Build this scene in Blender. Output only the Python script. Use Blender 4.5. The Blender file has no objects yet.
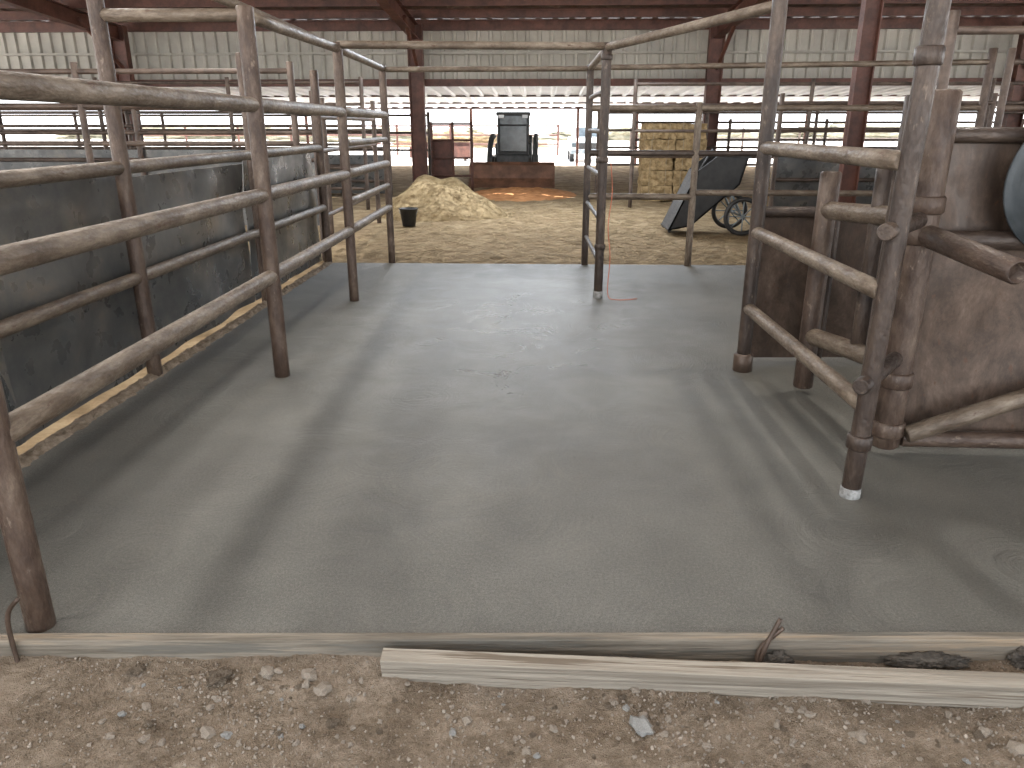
import bpy, math, random
from mathutils import Vector, Matrix, noise, Euler
random.seed(7)
S = bpy.context.scene
COL = S.collection
S.view_settings.view_transform = 'Standard'
S.view_settings.look = 'None'
S.view_settings.exposure = 0.0

# ------------------------------------------------------------------ materials
def newmat(name):
    m = bpy.data.materials.new(name); m.use_nodes = True
    nt = m.node_tree; b = nt.nodes['Principled BSDF']
    return m, nt, b
def ramp(nt, stops):
    r = nt.nodes.new('ShaderNodeValToRGB')
    e = r.color_ramp.elements
    while len(e) < len(stops): e.new(0.5)
    for i, (p, c) in enumerate(stops):
        e[i].position = p
        e[i].color = (c[0], c[1], c[2], 1) if not isinstance(c, (int, float)) else (c, c, c, 1)
    return r
def noise_mat(name, stops, scale=8, rough=(0.5, 0.7), metal=0.0, bump=0.2, bscale=40, stretch=(1, 1, 1), rnd=True, detail=8, spec=0.5, dist=0.0, fleck=None, nrough=.68):
    m, nt, b = newmat(name); L = nt.links
    tc = nt.nodes.new('ShaderNodeTexCoord')
    mp = nt.nodes.new('ShaderNodeMapping'); mp.inputs['Scale'].default_value = stretch
    L.new(tc.outputs['Object'], mp.inputs['Vector'])
    if rnd:
        oi = nt.nodes.new('ShaderNodeObjectInfo')
        mu = nt.nodes.new('ShaderNodeMath'); mu.operation = 'MULTIPLY'; mu.inputs[1].default_value = 37.0
        L.new(oi.outputs['Random'], mu.inputs[0]); L.new(mu.outputs[0], mp.inputs['Location'])
    n = nt.nodes.new('ShaderNodeTexNoise'); n.inputs['Scale'].default_value = scale
    n.inputs['Detail'].default_value = detail; n.inputs['Roughness'].default_value = nrough; n.inputs['Distortion'].default_value = dist
    L.new(mp.outputs[0], n.inputs['Vector'])
    stops = [(.5 + (p - .5) * .62, c) for p, c in stops]
    r = ramp(nt, stops); L.new(n.outputs['Fac'], r.inputs[0]); colout = r.outputs[0]
    n2 = nt.nodes.new('ShaderNodeTexNoise'); n2.inputs['Scale'].default_value = bscale; n2.inputs['Detail'].default_value = 6
    L.new(mp.outputs[0], n2.inputs['Vector'])
    if fleck:
        n3 = nt.nodes.new('ShaderNodeTexNoise'); n3.inputs['Scale'].default_value = fleck[0]; n3.inputs['Detail'].default_value = 5; n3.inputs['Roughness'].default_value = .7
        L.new(mp.outputs[0], n3.inputs['Vector'])
        mr3 = nt.nodes.new('ShaderNodeMapRange'); mr3.inputs[1].default_value = fleck[1]; mr3.inputs[2].default_value = fleck[1] + .06
        L.new(n3.outputs['Fac'], mr3.inputs[0])
        mx = nt.nodes.new('ShaderNodeMix'); mx.data_type = 'RGBA'; L.new(mr3.outputs[0], mx.inputs[0]); L.new(colout, mx.inputs[6])
        mx.inputs[7].default_value = (*fleck[2], 1); colout = mx.outputs[2]
    L.new(colout, b.inputs['Base Color'])
    mr = nt.nodes.new('ShaderNodeMapRange'); mr.inputs[1].default_value = 0.35; mr.inputs[2].default_value = 0.65
    mr.inputs[3].default_value = rough[0]; mr.inputs[4].default_value = rough[1]
    L.new(n2.outputs['Fac'], mr.inputs[0]); L.new(mr.outputs[0], b.inputs['Roughness'])
    b.inputs['Metallic'].default_value = metal
    b.inputs['Specular IOR Level'].default_value = spec
    if bump:
        bp = nt.nodes.new('ShaderNodeBump'); bp.inputs['Strength'].default_value = bump; bp.inputs['Distance'].default_value = 0.01
        L.new(n2.outputs['Fac'], bp.inputs['Height']); L.new(bp.outputs[0], b.inputs['Normal'])
    return m

M_pipe = noise_mat('pipe_taupe', [(0.2, (0.05, 0.033, 0.021)), (0.45, (0.1, 0.073, 0.051)), (0.6, (0.155, 0.12, 0.088)), (0.85, (0.24, 0.195, 0.15))], scale=11, rough=(0.4, 0.66), metal=0.15, bump=0.5, bscale=80, stretch=(1, 1, .35), fleck=(26, .6, (.07, .036, .02)), nrough=.75)
M_post = noise_mat('post_brown', [(0.2, (0.028, 0.016, 0.011)), (0.45, (0.06, 0.037, 0.026)), (0.65, (0.1, 0.069, 0.05)), (0.85, (0.175, 0.132, 0.1))], scale=9, rough=(0.4, 0.65), metal=0.15, bump=0.5, bscale=80, stretch=(1, 1, .4), fleck=(24, .62, (.15, .112, .083)), nrough=.75)
M_dpipe = noise_mat('pipe_dark_brown', [(0.2, (0.016, 0.01, 0.008)), (0.5, (0.042, 0.028, 0.021)), (0.8, (0.095, 0.068, 0.051))], scale=9, rough=(0.36, 0.6), metal=0.2, bump=0.5, bscale=80, stretch=(1, 1, .4), fleck=(22, .62, (.12, .09, .068)), nrough=.75)
M_farpipe = noise_mat('pipe_far', [(0.3, (0.05, 0.033, 0.025)), (0.7, (0.13, 0.093, 0.072))], scale=4, rough=(0.5, 0.6), metal=0.1, bump=0)
M_sheet = noise_mat('scuffed_steel_sheet', [(0.15, (0.045, 0.046, 0.046)), (0.42, (0.078, 0.079, 0.078)), (0.6, (0.12, 0.116, 0.109)), (0.85, (0.21, 0.178, 0.143))], scale=1.9, rough=(0.24, 0.42), metal=0.45, bump=0.12, bscale=7, dist=.3, detail=14, fleck=(50, .66, (.2, .16, .12)), nrough=.7)
M_rust = noise_mat('rust_sheet', [(0.2, (0.024, 0.015, 0.011)), (0.42, (0.05, 0.032, 0.022)), (0.58, (0.085, 0.056, 0.04)), (0.72, (0.125, 0.088, 0.065)), (0.88, (0.2, 0.155, 0.12))], scale=4.5, rough=(0.35, 0.58), metal=0.2, bump=0.3, bscale=18, dist=.3, detail=14, stretch=(1, 1, .6), fleck=(30, .62, (.075, .036, .02)), nrough=.78)
M_red = noise_mat('red_oxide_steel', [(0.3, (0.065, 0.025, 0.017)), (0.7, (0.14, 0.055, 0.037))], scale=3, rough=(0.5, 0.65), bump=0.05)
M_cream = noise_mat('cream_metal', [(0.3, (0.32, 0.3, 0.26)), (0.7, (0.43, 0.405, 0.35))], scale=.8, rough=(0.5, 0.65), bump=0.02, rnd=False)
M_under = noise_mat('galvanized_roof', [(0.3, (0.66, 0.67, 0.7)), (0.7, (0.82, 0.83, 0.86))], scale=1, rough=(0.4, 0.5), bump=0.02, rnd=False)
M_roof = noise_mat('roof_underside', [(0.3, (0.12, 0.076, 0.056)), (0.7, (0.2, 0.132, 0.1))], scale=1, rough=(0.6, 0.8), bump=0.02, rnd=False)
M_dirt = noise_mat('tan_dirt', [(0.15, (0.11, 0.082, 0.058)), (0.42, (0.19, 0.149, 0.11)), (0.6, (0.265, 0.213, 0.163)), (0.85, (0.38, 0.318, 0.252))], scale=7, rough=(0.9, 1), bump=1.0, bscale=220, rnd=False, spec=.1, detail=15, fleck=(130, .62, (.37, .315, .255)), nrough=.8)
M_floor = noise_mat('barn_dirt', [(0.2, (0.14, 0.096, 0.053)), (0.5, (0.265, 0.193, 0.115)), (0.8, (0.43, 0.34, 0.215))], scale=2.6, rough=(0.9, 1), bump=0.8, bscale=20, rnd=False, spec=.1, detail=15, nrough=.75)
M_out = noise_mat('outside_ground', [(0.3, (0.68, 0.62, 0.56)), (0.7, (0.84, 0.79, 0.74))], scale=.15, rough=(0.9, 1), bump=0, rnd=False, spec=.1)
M_straw = noise_mat('straw', [(0.3, (0.19, 0.132, 0.066)), (0.7, (0.4, 0.3, 0.165))], scale=7, rough=(0.7, 0.9), bump=0.5, bscale=60, spec=.2)
M_bale = noise_mat('bale_straw', [(0.3, (0.19, 0.128, 0.06)), (0.7, (0.4, 0.29, 0.155))], scale=9, rough=(0.7, 0.9), bump=0.6, bscale=60, spec=.2)
M_redearth = noise_mat('red_earth', [(0.3, (0.42, 0.19, 0.08)), (0.7, (0.62, 0.31, 0.14))], scale=5, rough=(0.9, 1), bump=0.5, bscale=30, spec=.1)
M_rock = noise_mat('rock_tan', [(0.3, (0.19, 0.158, 0.125)), (0.7, (0.34, 0.295, 0.245))], scale=20, rough=(0.8, 0.95), bump=0.5, bscale=90, spec=.2)
M_rockg = noise_mat('rock_grey', [(0.3, (0.19, 0.188, 0.18)), (0.7, (0.31, 0.305, 0.29))], scale=20, rough=(0.8, 0.95), bump=0.5, bscale=90, spec=.2)
M_mud = noise_mat('wet_mud', [(0.3, (0.05, 0.042, 0.034)), (0.7, (0.1, 0.087, 0.072))], scale=20, rough=(0.6, 0.85), bump=0.8, bscale=60)
M_wood = noise_mat('weathered_wood', [(0.2, (0.1, 0.082, 0.062)), (0.42, (0.205, 0.178, 0.144)), (0.6, (0.3, 0.268, 0.222)), (0.8, (0.42, 0.382, 0.322))], scale=9, rough=(0.7, 0.9), bump=0.9, bscale=25, stretch=(.06, 2.4, 2.4), detail=14, spec=.2, fleck=(9, .56, (.14, .112, .084)))
M_wood2 = noise_mat('form_wood', [(0.2, (0.065, 0.052, 0.039)), (0.42, (0.135, 0.116, 0.092)), (0.58, (0.215, 0.188, 0.152)), (0.7, (0.28, 0.222, 0.16)), (0.85, (0.38, 0.23, 0.12))], scale=6, rough=(0.7, 0.9), bump=0.9, bscale=25, stretch=(.12, 2.4, 2.4), detail=14, spec=.2, fleck=(9, .54, (.125, .115, .098)))
M_black = noise_mat('black_plastic', [(0.3, (0.01, 0.01, 0.011)), (0.7, (0.03, 0.029, 0.028))], scale=5, rough=(0.4, 0.55), bump=0.1)
M_galv = noise_mat('grey_blue_steel', [(0.3, (0.13, 0.155, 0.17)), (0.7, (0.25, 0.28, 0.3))], scale=5, rough=(0.35, 0.55), metal=0.4, bump=0.15)
M_dgrey = noise_mat('dark_machine_paint', [(0.3, (0.03, 0.033, 0.036)), (0.7, (0.085, 0.087, 0.09))], scale=5, rough=(0.35, 0.55), bump=0.1)
M_pan = noise_mat('blue_grey_pan', [(0.3, (0.045, 0.054, 0.061)), (0.7, (0.09, 0.103, 0.113))], scale=5, rough=(0.4, 0.55), metal=0.2, bump=0.15)
M_white = noise_mat('white_paint', [(0.3, (0.7, 0.72, 0.75)), (0.7, (0.8, 0.82, 0.84))], scale=2, rough=(0.25, 0.35), bump=0)
M_pale = noise_mat('cement_splash', [(0.3, (0.12, 0.115, 0.11)), (0.7, (0.34, 0.34, 0.33))], scale=30, rough=(0.6, 0.8), bump=0.4)
M_glass = noise_mat('dark_glass', [(0.3, (0.04, 0.05, 0.055)), (0.7, (0.1, 0.12, 0.13))], scale=3, rough=(0.1, 0.15), bump=0)
M_orange = noise_mat('orange_cord', [(0.3, (0.4, 0.1, 0.05)), (0.7, (0.5, 0.15, 0.08))], scale=3, rough=(0.5, 0.6), bump=0)
M_twine = noise_mat('twine', [(0.3, (0.25, 0.19, 0.12)), (0.7, (0.32, 0.26, 0.17))], scale=3, rough=(0.7, 0.8), bump=0)
M_green = noise_mat('tree_green', [(0.3, (0.2, 0.19, 0.13)), (0.7, (0.42, 0.38, 0.29))], scale=1, rough=(0.9, 1), bump=0.3)

def slab_material():
    m, nt, b = newmat('wet_concrete'); L = nt.links; N = nt.nodes.new
    tc = N('ShaderNodeTexCoord'); P = tc.outputs['Object']
    def nz(scale, detail=6, dist=0, vec=P, rough=.6):
        n = N('ShaderNodeTexNoise'); n.inputs['Scale'].default_value = scale; n.inputs['Detail'].default_value = detail
        n.inputs['Distortion'].default_value = dist; n.inputs['Roughness'].default_value = rough
        L.new(vec, n.inputs['Vector']); return n.outputs['Fac']
    def math_(op, a, c=None, clamp=False):
        x = N('ShaderNodeMath'); x.operation = op; x.use_clamp = clamp
        for i, v in enumerate((a, c)):
            if v is None: continue
            if isinstance(v, (int, float)): x.inputs[i].default_value = v
            else: L.new(v, x.inputs[i])
        return x.outputs[0]
    def mapr(v, a, c, d, e):
        x = N('ShaderNodeMapRange'); L.new(v, x.inputs[0])
        for i, q in enumerate((a, c, d, e)): x.inputs[i + 1].default_value = q
        return x.outputs[0]
    big = nz(.6, 3, .2); med = nz(3.0, 5, .2); fine = nz(200, 3, rough=.7); grain = nz(80, 5, rough=.75)
    arcs = []
    for s, off in ((1.1, 0), (0.85, 4.3), (1.5, 9.1)):
        a2 = N('ShaderNodeVectorMath'); a2.operation = 'ADD'; a2.inputs[1].default_value = (off, off * 1.7, 0); L.new(P, a2.inputs[0])
        v = N('ShaderNodeTexVoronoi'); v.voronoi_dimensions = '2D'; v.feature = 'F1'; v.inputs['Scale'].default_value = s; L.new(a2.outputs[0], v.inputs['Vector'])
        cx = N('ShaderNodeCombineXYZ'); L.new(math_('MULTIPLY', v.outputs['Distance'], 42 / s), cx.inputs[0])
        L.new(math_('MULTIPLY', nz(.9, 0, 0, a2.outputs[0]), 5), cx.inputs[1]); cx.inputs[2].default_value = off
        st_ = nz(1.0, 3, 0, cx.outputs[0], .65)
        mk = mapr(nz(1.4, 3, 0, a2.outputs[0]), .42, .58, 0, 1)
        edge = mapr(v.outputs['Distance'], .4, .56, 1, 0)
        arcs.append(math_('MULTIPLY', math_('SUBTRACT', st_, .5), math_('MULTIPLY', mk, edge)))
    sw = math_('ADD', math_('ADD', arcs[0], arcs[1]), arcs[2])
    cm = math_('ADD', math_('MULTIPLY', med, .35), math_('MULTIPLY', big, .65))
    cm = math_('ADD', cm, math_('MULTIPLY', sw, .45))
    cm = math_('ADD', cm, math_('MULTIPLY', math_('SUBTRACT', grain, .5), 1.0))
    cm = math_('ADD', cm, math_('MULTIPLY', math_('SUBTRACT', fine, .5), 1.1))
    r = ramp(nt, [(0.2, (0.05, 0.047, 0.038)), (0.5, (0.104, 0.099, 0.084)), (0.8, (0.185, 0.178, 0.154))])
    L.new(cm, r.inputs[0]); L.new(r.outputs[0], b.inputs['Base Color'])
    sep = N('ShaderNodeSeparateXYZ'); L.new(P, sep.inputs[0])
    dx = math_('DIVIDE', math_('SUBTRACT', sep.outputs[0], -.2), 1.3); dy = math_('DIVIDE', math_('SUBTRACT', sep.outputs[1], 6.2), 2.5)
    rr = math_('ADD', math_('MULTIPLY', dx, dx), math_('MULTIPLY', dy, dy))
    wet = mapr(math_('ADD', rr, math_('MULTIPLY', math_('SUBTRACT', nz(2.4, 6, .8), .5), 3.0)), -.3, 1.7, 1, 0)
    rough = math_('SUBTRACT', .54, math_('MULTIPLY', wet, .28))
    rough = math_('ADD', rough, math_('MULTIPLY', math_('SUBTRACT', grain, .5), .22))
    rough = math_('ADD', rough, math_('MULTIPLY', sw, .35))
    L.new(rough, b.inputs['Roughness'])
    b.inputs['Specular IOR Level'].default_value = .6
    h = math_('ADD', math_('MULTIPLY', sw, 2.2), math_('MULTIPLY', grain, 1.6))
    h = math_('ADD', h, math_('MULTIPLY', fine, 1.2))
    h = math_('ADD', h, math_('MULTIPLY', med, 2.2))
    bp = N('ShaderNodeBump'); bp.inputs['Distance'].default_value = .004
    bp.inputs['Strength'].default_value = .7
    L.new(h, bp.inputs['Height']); L.new(bp.outputs[0], b.inputs['Normal'])
    return m
M_slab = slab_material()

# ------------------------------------------------------------------ helpers
def mesh_obj(name, verts, faces, mat, parent=None, smooth=False, loc=(0, 0, 0)):
    me = bpy.data.meshes.new(name); me.from_pydata([tuple(v) for v in verts], [], faces); me.update()
    if smooth:
        for p in me.polygons: p.use_smooth = True
    me.materials.append(mat)
    o = bpy.data.objects.new(name, me); o.location = loc; COL.objects.link(o)
    if parent: attach(o, parent)
    return o
def attach(o, parent):
    o.parent = parent; o.matrix_parent_inverse = Matrix.Translation(-Vector(parent.location))
def empty(name, loc, label, category, group=None):
    e = bpy.data.objects.new(name, None); e.location = loc; e.empty_display_size = .2; COL.objects.link(e)
    tag(e, label, category, group); return e
def tag(o, label, category, group=None, kind=None):
    o['label'] = label; o['category'] = category
    if group: o['group'] = group
    if kind: o['kind'] = kind
    return o
def structure(o, label):
    o['kind'] = 'structure'; o['label'] = label; o['category'] = 'building part'; return o
def pipe(name, p1, p2, r, mat, parent=None, seg=18, hollow=False):
    p1, p2 = Vector(p1), Vector(p2); d = p2 - p1; Lh = d.length
    vs, fs = [], []
    nr = max(2, min(14, int(Lh / .25) + 1)); bv = min(r * .15, Lh * .1)
    zs = [0] + [bv + (Lh - 2 * bv) * i / (nr - 1) for i in range(nr)] + [Lh]
    rs = [r - bv] + [r * (1 + random.uniform(-.004, .004)) for i in range(nr)] + [r - bv]
    for z, q in zip(zs, rs):
        for k in range(seg):
            a = 2 * math.pi * k / seg; vs.append((q * math.cos(a), q * math.sin(a), z))
    n = len(zs)
    for i in range(n - 1):
        for k in range(seg):
            fs.append((i * seg + k, i * seg + (k + 1) % seg, (i + 1) * seg + (k + 1) % seg, (i + 1) * seg + k))
    if hollow:
        for (zi, zo, ring, flip) in ((0, .06, 0, False), (Lh, Lh - .06, n - 1, True)):
            b0 = len(vs)
            for z in (zi, zo):
                for k in range(seg):
                    a = 2 * math.pi * k / seg; vs.append((r * .78 * math.cos(a), r * .78 * math.sin(a), z))
            for k in range(seg):
                k2 = (k + 1) % seg
                q1 = (ring * seg + k2, ring * seg + k, b0 + k, b0 + k2); q2 = (b0 + k2, b0 + k, b0 + seg + k, b0 + seg + k2)
                fs.append(q1 if not flip else q1[::-1]); fs.append(q2 if not flip else q2[::-1])
            cap = [b0 + seg + k for k in range(seg)]
            fs.append(tuple(cap[::-1] if not flip else cap))
    else:
        fs.append(tuple(range(seg))[::-1]); fs.append(tuple(range((n - 1) * seg, n * seg)))
    o = mesh_obj(name, vs, fs, mat)
    for p in o.data.polygons:
        if len(p.vertices) == 4: p.use_smooth = True
    o.rotation_mode = 'QUATERNION'; o.rotation_quaternion = Vector((0, 0, 1)).rotation_difference(d.normalized())
    o.location = p1
    if parent: attach(o, parent)
    return o
def path_tube(name, pts, r, mat, parent=None, sub=6, seg=8):
    P = [Vector(p) for p in pts]; Q = []
    for i in range(len(P) - 1):
        a, b, c, d = P[max(i - 1, 0)], P[i], P[i + 1], P[min(i + 2, len(P) - 1)]
        for s in range(sub):
            t = s / sub
            Q.append(.5 * ((2 * b) + (c - a) * t + (2 * a - 5 * b + 4 * c - d) * t * t + (3 * b - a - 3 * c + d) * t ** 3))
    Q.append(P[-1]); vs, fs = [], []
    for i, q in enumerate(Q):
        d = (Q[min(i + 1, len(Q) - 1)] - Q[max(i - 1, 0)]).normalized()
        u = d.cross(Vector((.3, 1, .2))).normalized(); v = d.cross(u)
        for k in range(seg):
            a = 2 * math.pi * k / seg; vs.append(q + (u * math.cos(a) + v * math.sin(a)) * r)
    for i in range(len(Q) - 1):
        for k in range(seg): fs.append((i * seg + k, i * seg + (k + 1) % seg, (i + 1) * seg + (k + 1) % seg, (i + 1) * seg + k))
    fs.append(tuple(range(seg))[::-1]); fs.append(tuple(range((len(Q) - 1) * seg, len(Q) * seg)))
    return mesh_obj(name, vs, fs, mat, parent, smooth=True)
def box_vf(c, s):
    x, y, z = c; a, b, d = s[0] / 2, s[1] / 2, s[2] / 2
    v = [(x + i * a, y + j * b, z + k * d) for i in (-1, 1) for j in (-1, 1) for k in (-1, 1)]
    f = [(0, 1, 3, 2), (4, 6, 7, 5), (0, 4, 5, 1), (2, 3, 7, 6), (0, 2, 6, 4), (1, 5, 7, 3)]
    return v, f
def boxes(name, lst, mat, parent=None, bevel=0.0):
    vs, fs = [], []
    for c, s in lst:
        v, f = box_vf(c, s); n = len(vs); vs += v; fs += [tuple(i + n for i in q) for q in f]
    o = mesh_obj(name, vs, fs, mat)
    if bevel:
        md = o.modifiers.new('bevel', 'BEVEL'); md.width = bevel; md.segments = 2
    if parent: attach(o, parent)
    return o
def grid_sheet(name, origin, uvec, vvec, nu, nv, mat, parent, thick=.008, amp=.012, seed=0, freq=1.6):
    o0, U, V = Vector(origin), Vector(uvec), Vector(vvec); nn = U.cross(V).normalized()
    vs, fs = [], []
    for side in (0, 1):
        for i in range(nu + 1):
            for j in range(nv + 1):
                p = o0 + U * (i / nu) + V * (j / nv)
                p = p + nn * (amp * noise.noise(p * freq + Vector((seed, 0, 0))) + side * thick)
                vs.append(p)
    st = (nu + 1) * (nv + 1); idx = lambda s, i, j: s * st + i * (nv + 1) + j
    for i in range(nu):
        for j in range(nv):
            fs.append((idx(0, i, j), idx(0, i, j + 1), idx(0, i + 1, j + 1), idx(0, i + 1, j)))
            fs.append((idx(1, i, j), idx(1, i + 1, j), idx(1, i + 1, j + 1), idx(1, i, j + 1)))
    ns = len(fs)
    for i in range(nu):
        fs.append((idx(0, i, 0), idx(0, i + 1, 0), idx(1, i + 1, 0), idx(1, i, 0)))
        fs.append((idx(0, i, nv), idx(1, i, nv), idx(1, i + 1, nv), idx(0, i + 1, nv)))
    for j in range(nv):
        fs.append((idx(0, 0, j), idx(1, 0, j), idx(1, 0, j + 1), idx(0, 0, j + 1)))
        fs.append((idx(0, nu, j), idx(0, nu, j + 1), idx(1, nu, j + 1), idx(1, nu, j)))
    o = mesh_obj(name, vs, fs, mat, parent, smooth=False)
    for p in o.data.polygons[:ns]: p.use_smooth = True
    for e_ in o.data.edges:
        a, b = e_.vertices
        def bd(v):
            v = v % st; i, j = divmod(v, nv + 1); return i in (0, nu) or j in (0, nv)
        if bd(a) and bd(b): e_.use_edge_sharp = True
    return o
def weld(p, r, mat, parent, axis=(0, 0, 1), h=.05, name='collar'):
    a = Vector(axis).normalized() * h / 2
    return pipe(name, Vector(p) - a, Vector(p) + a, r, mat, parent)

# ------------------------------------------------------------------ camera
cd = bpy.data.cameras.new('camera'); cam = bpy.data.objects.new('camera', cd); COL.objects.link(cam)
cam.location = (0, 0, 1.6); cam.rotation_euler = (math.radians(71.1), 0, math.radians(2.08))
cd.sensor_width = 36; cd.lens = 26.5; cd.clip_start = .05; cd.clip_end = 500
S.camera = cam

# ------------------------------------------------------------------ ground + slab
def floor_h(x, y):
    h = -.035 + .03 * noise.noise(Vector((x * .8, y * .8, 0))) + .02 * noise.noise(Vector((x * 3, y * 3, 2)))
    if 1.9 < y < 9.22 and -2.56 < x < 4.6: h = -.16
    if y < 1.96: h = -.16
    return h
xs = [-18 + i * .2 for i in range(int(36 / .2) + 1)]; ys = [-4 + i * .2 for i in range(int(38.4 / .2) + 1)]
xs = sorted(set(xs + [-2.56, -2.57, 4.6, 4.61])); ys = sorted(set(ys + [9.21, 9.23]))
vs = [(x, y, floor_h(x, y)) for x in xs for y in ys]; ny = len(ys)
fs = [(i * ny + j, (i + 1) * ny + j, (i + 1) * ny + j + 1, i * ny + j + 1) for i in range(len(xs) - 1) for j in range(ny - 1)]
structure(mesh_obj('floor', vs, fs, M_floor, smooth=True), 'tan dirt barn floor with trampled straw')
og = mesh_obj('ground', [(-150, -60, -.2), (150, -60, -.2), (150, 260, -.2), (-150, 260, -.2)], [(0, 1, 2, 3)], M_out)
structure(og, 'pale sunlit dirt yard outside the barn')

def edge_y(x): return 2.078 + .0383 * x
sv = []
for z in (-.12, 0):
    sv += [(-2.55, edge_y(-2.55) + .021, z), (4.6, edge_y(4.6) + .021, z), (4.6, 9.22, z), (-2.55, 9.22, z)]
slab = mesh_obj('concrete_slab', sv, [(3, 2, 1, 0), (4, 5, 6, 7), (0, 1, 5, 4), (1, 2, 6, 5), (2, 3, 7, 6), (3, 0, 4, 7)], M_slab)
tag(slab, 'freshly poured wet grey concrete slab with trowel swirls', 'concrete slab')

def dirt_h(x, y):
    v = Vector((x, y, 0))
    h = -.084 + .026 * noise.noise(v * 2.3) + .012 * noise.noise(v * 6) + .006 * noise.noise(v * 16) + .004 * noise.noise(v * 34) + .005 * noise.noise(v * 80)
    h += .035 * max(0, (y - 1.85) / .2) * (1 if x < -.4 else .4)
    return h
x0, x1, y0, y1, st = -2.0, 2.2, 1.5, 2.0, .005
nx = int((x1 - x0) / st); nyy = int((y1 - y0) / st)
def dv(i, j):
    x = x0 + i * st; ymax = edge_y(x) - .018; y = y0 + (ymax - y0) * j / (nyy - 1); return (x, y, min(dirt_h(x, y), -.034))
vs = [dv(i, j) for i in range(nx) for j in range(nyy)]
fs = [(i * nyy + j, (i + 1) * nyy + j, (i + 1) * nyy + j + 1, i * nyy + j + 1) for i in range(nx - 1) for j in range(nyy - 1)]
tag(mesh_obj('loose_dirt', vs, fs, M_dirt, smooth=True), 'loose tan dug soil with pebbles in front of the form board', 'dirt', kind='stuff')
import bmesh
def crumbs(n, sizes, mat, label, seed):
    vs, fs = [], []
    ico = bmesh.new(); bmesh.ops.create_icosphere(ico, subdivisions=1, radius=1); iv = [v.co.copy() for v in ico.verts]; ifc = [tuple(v.index for v in f.verts) for f in ico.faces]; ico.free()
    i = 0
    while i < n:
        x = random.uniform(-1.6, 1.8); y = random.uniform(1.55, edge_y(x) - .03)
        if noise.noise(Vector((x * 3, y * 3, seed))) + random.uniform(-.5, .5) < 0: continue
        i += 1
        s = random.choice(sizes)
        z = min(dirt_h(x, y), -.034) + s * .4; R = Euler((random.random() * 6, random.random() * 6, random.random() * 6)).to_matrix(); b0 = len(vs); sc_ = Vector((1, random.uniform(.5, 1), random.uniform(.4, .9)))
        for v in iv: vs.append(Vector((x, y, z)) + R @ (Vector((v.x * sc_.x, v.y * sc_.y, v.z * sc_.z)) * s * random.uniform(.75, 1.25)))
        fs += [tuple(q + b0 for q in f) for f in ifc]
    tag(mesh_obj('soil_crumbs', vs, fs, mat), label, 'dirt', kind='stuff')
crumbs(11000, [.0015, .002, .002, .003, .003, .004], M_dirt, 'fine tan soil crumbs and grit on the loose dirt', 8)
crumbs(2200, [.003, .004, .004, .005, .007], M_rock, 'small angular tan gravel on the loose dirt', 18)
vs, fs = [], []
x0b, x1b = -6, 6; n1 = 60; n2 = 30
for i in range(n1 + 1):
    for j in range(n2 + 1):
        x = x0b + (x1b - x0b) * i / n1; y = -3.5 + 5.05 * j / n2
        vs.append((x, y, -.105 + .02 * noise.noise(Vector((x * 2, y * 2, 0)))))
fs = [(i * (n2 + 1) + j, (i + 1) * (n2 + 1) + j, (i + 1) * (n2 + 1) + j + 1, i * (n2 + 1) + j + 1) for i in range(n1) for j in range(n2)]
tag(mesh_obj('loose_dirt', vs, fs, M_dirt, smooth=True), 'packed tan soil beyond the dug edge', 'dirt', kind='stuff')
vs, fs = [], []
n1 = 700; n2 = 14
for i in range(n1 + 1):
    for j in range(n2 + 1):
        y = 2.0 + 7.2 * i / n1; x = -2.67 + .15 * j / n2; e = math.sin(math.pi * j / n2)
        edge = (.03 * noise.noise(Vector((0, y * 4, 5))) + .025 * noise.noise(Vector((0, y * 17, 5)))) if j > n2 - 2 else 0
        vs.append((x + edge, y, -.012 + e * (.028 + .025 * noise.noise(Vector((x * 14, y * 10, 1))) + .03 * noise.noise(Vector((x * 40, y * 35, 1))))))
fs = [(i * (n2 + 1) + j, i * (n2 + 1) + j + 1, (i + 1) * (n2 + 1) + j + 1, (i + 1) * (n2 + 1) + j) for i in range(n1) for j in range(n2)]
tag(mesh_obj('dirt_ridge', vs, fs, M_dirt, smooth=True), 'crumbly tan dirt strip between slab and sheet fence', 'dirt', kind='stuff')

rock_me = []
for k in range(7):
    bm = bmesh.new(); bmesh.ops.create_icosphere(bm, subdivisions=2 if k not in (1, 4) else 3, radius=1)
    for v in bm.verts:
        n = noise.noise(v.co * 1.2 + Vector((k * 9, 0, 0))) * .6 + noise.noise(v.co * 3 + Vector((k * 5, 3, 0))) * .35
        v.co *= (1 + n); v.co.z *= .65
    me = bpy.data.meshes.new('rock'); bm.to_mesh(me); bm.free()
    me.materials.append(M_rockg if k == 0 else (M_dirt if k in (1, 4) else M_rock)); rock_me.append(me)
def rock(x, y, s, k, z=None):
    o = bpy.data.objects.new('rock', rock_me[k]); o.scale = (s, s * random.uniform(.7, 1), s * random.uniform(.7, 1))
    o.location = (x, y, (min(dirt_h(x, y), -.034) + s * .2) if z is None else z); o.rotation_euler = (random.uniform(-.3, .3), random.uniform(-.3, .3), random.uniform(0, 6))
    COL.objects.link(o)
    tag(o, 'rough grey stone in the loose soil' if k == 0 else 'small angular tan stone in the loose soil', 'rock', 'stones in the loose soil')
for (x, y, s, k) in [(.32, 1.79, .038, 0), (-.66, 1.9, .03, 2), (-.72, 1.95, .028, 5), (-1.0, 1.93, .035, 1), (.95, 1.78, .022, 3), (-.2, 1.8, .018, 6), (1.38, 1.75, .026, 2), (-.6, 1.78, .02, 4), (-.95, 1.72, .025, 2), (1.33, 1.82, .02, 6), (-1.28, 1.95, .025, 4), (-.85, 1.95, .028, 5)]:
    rock(x, y, s, k)
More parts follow.
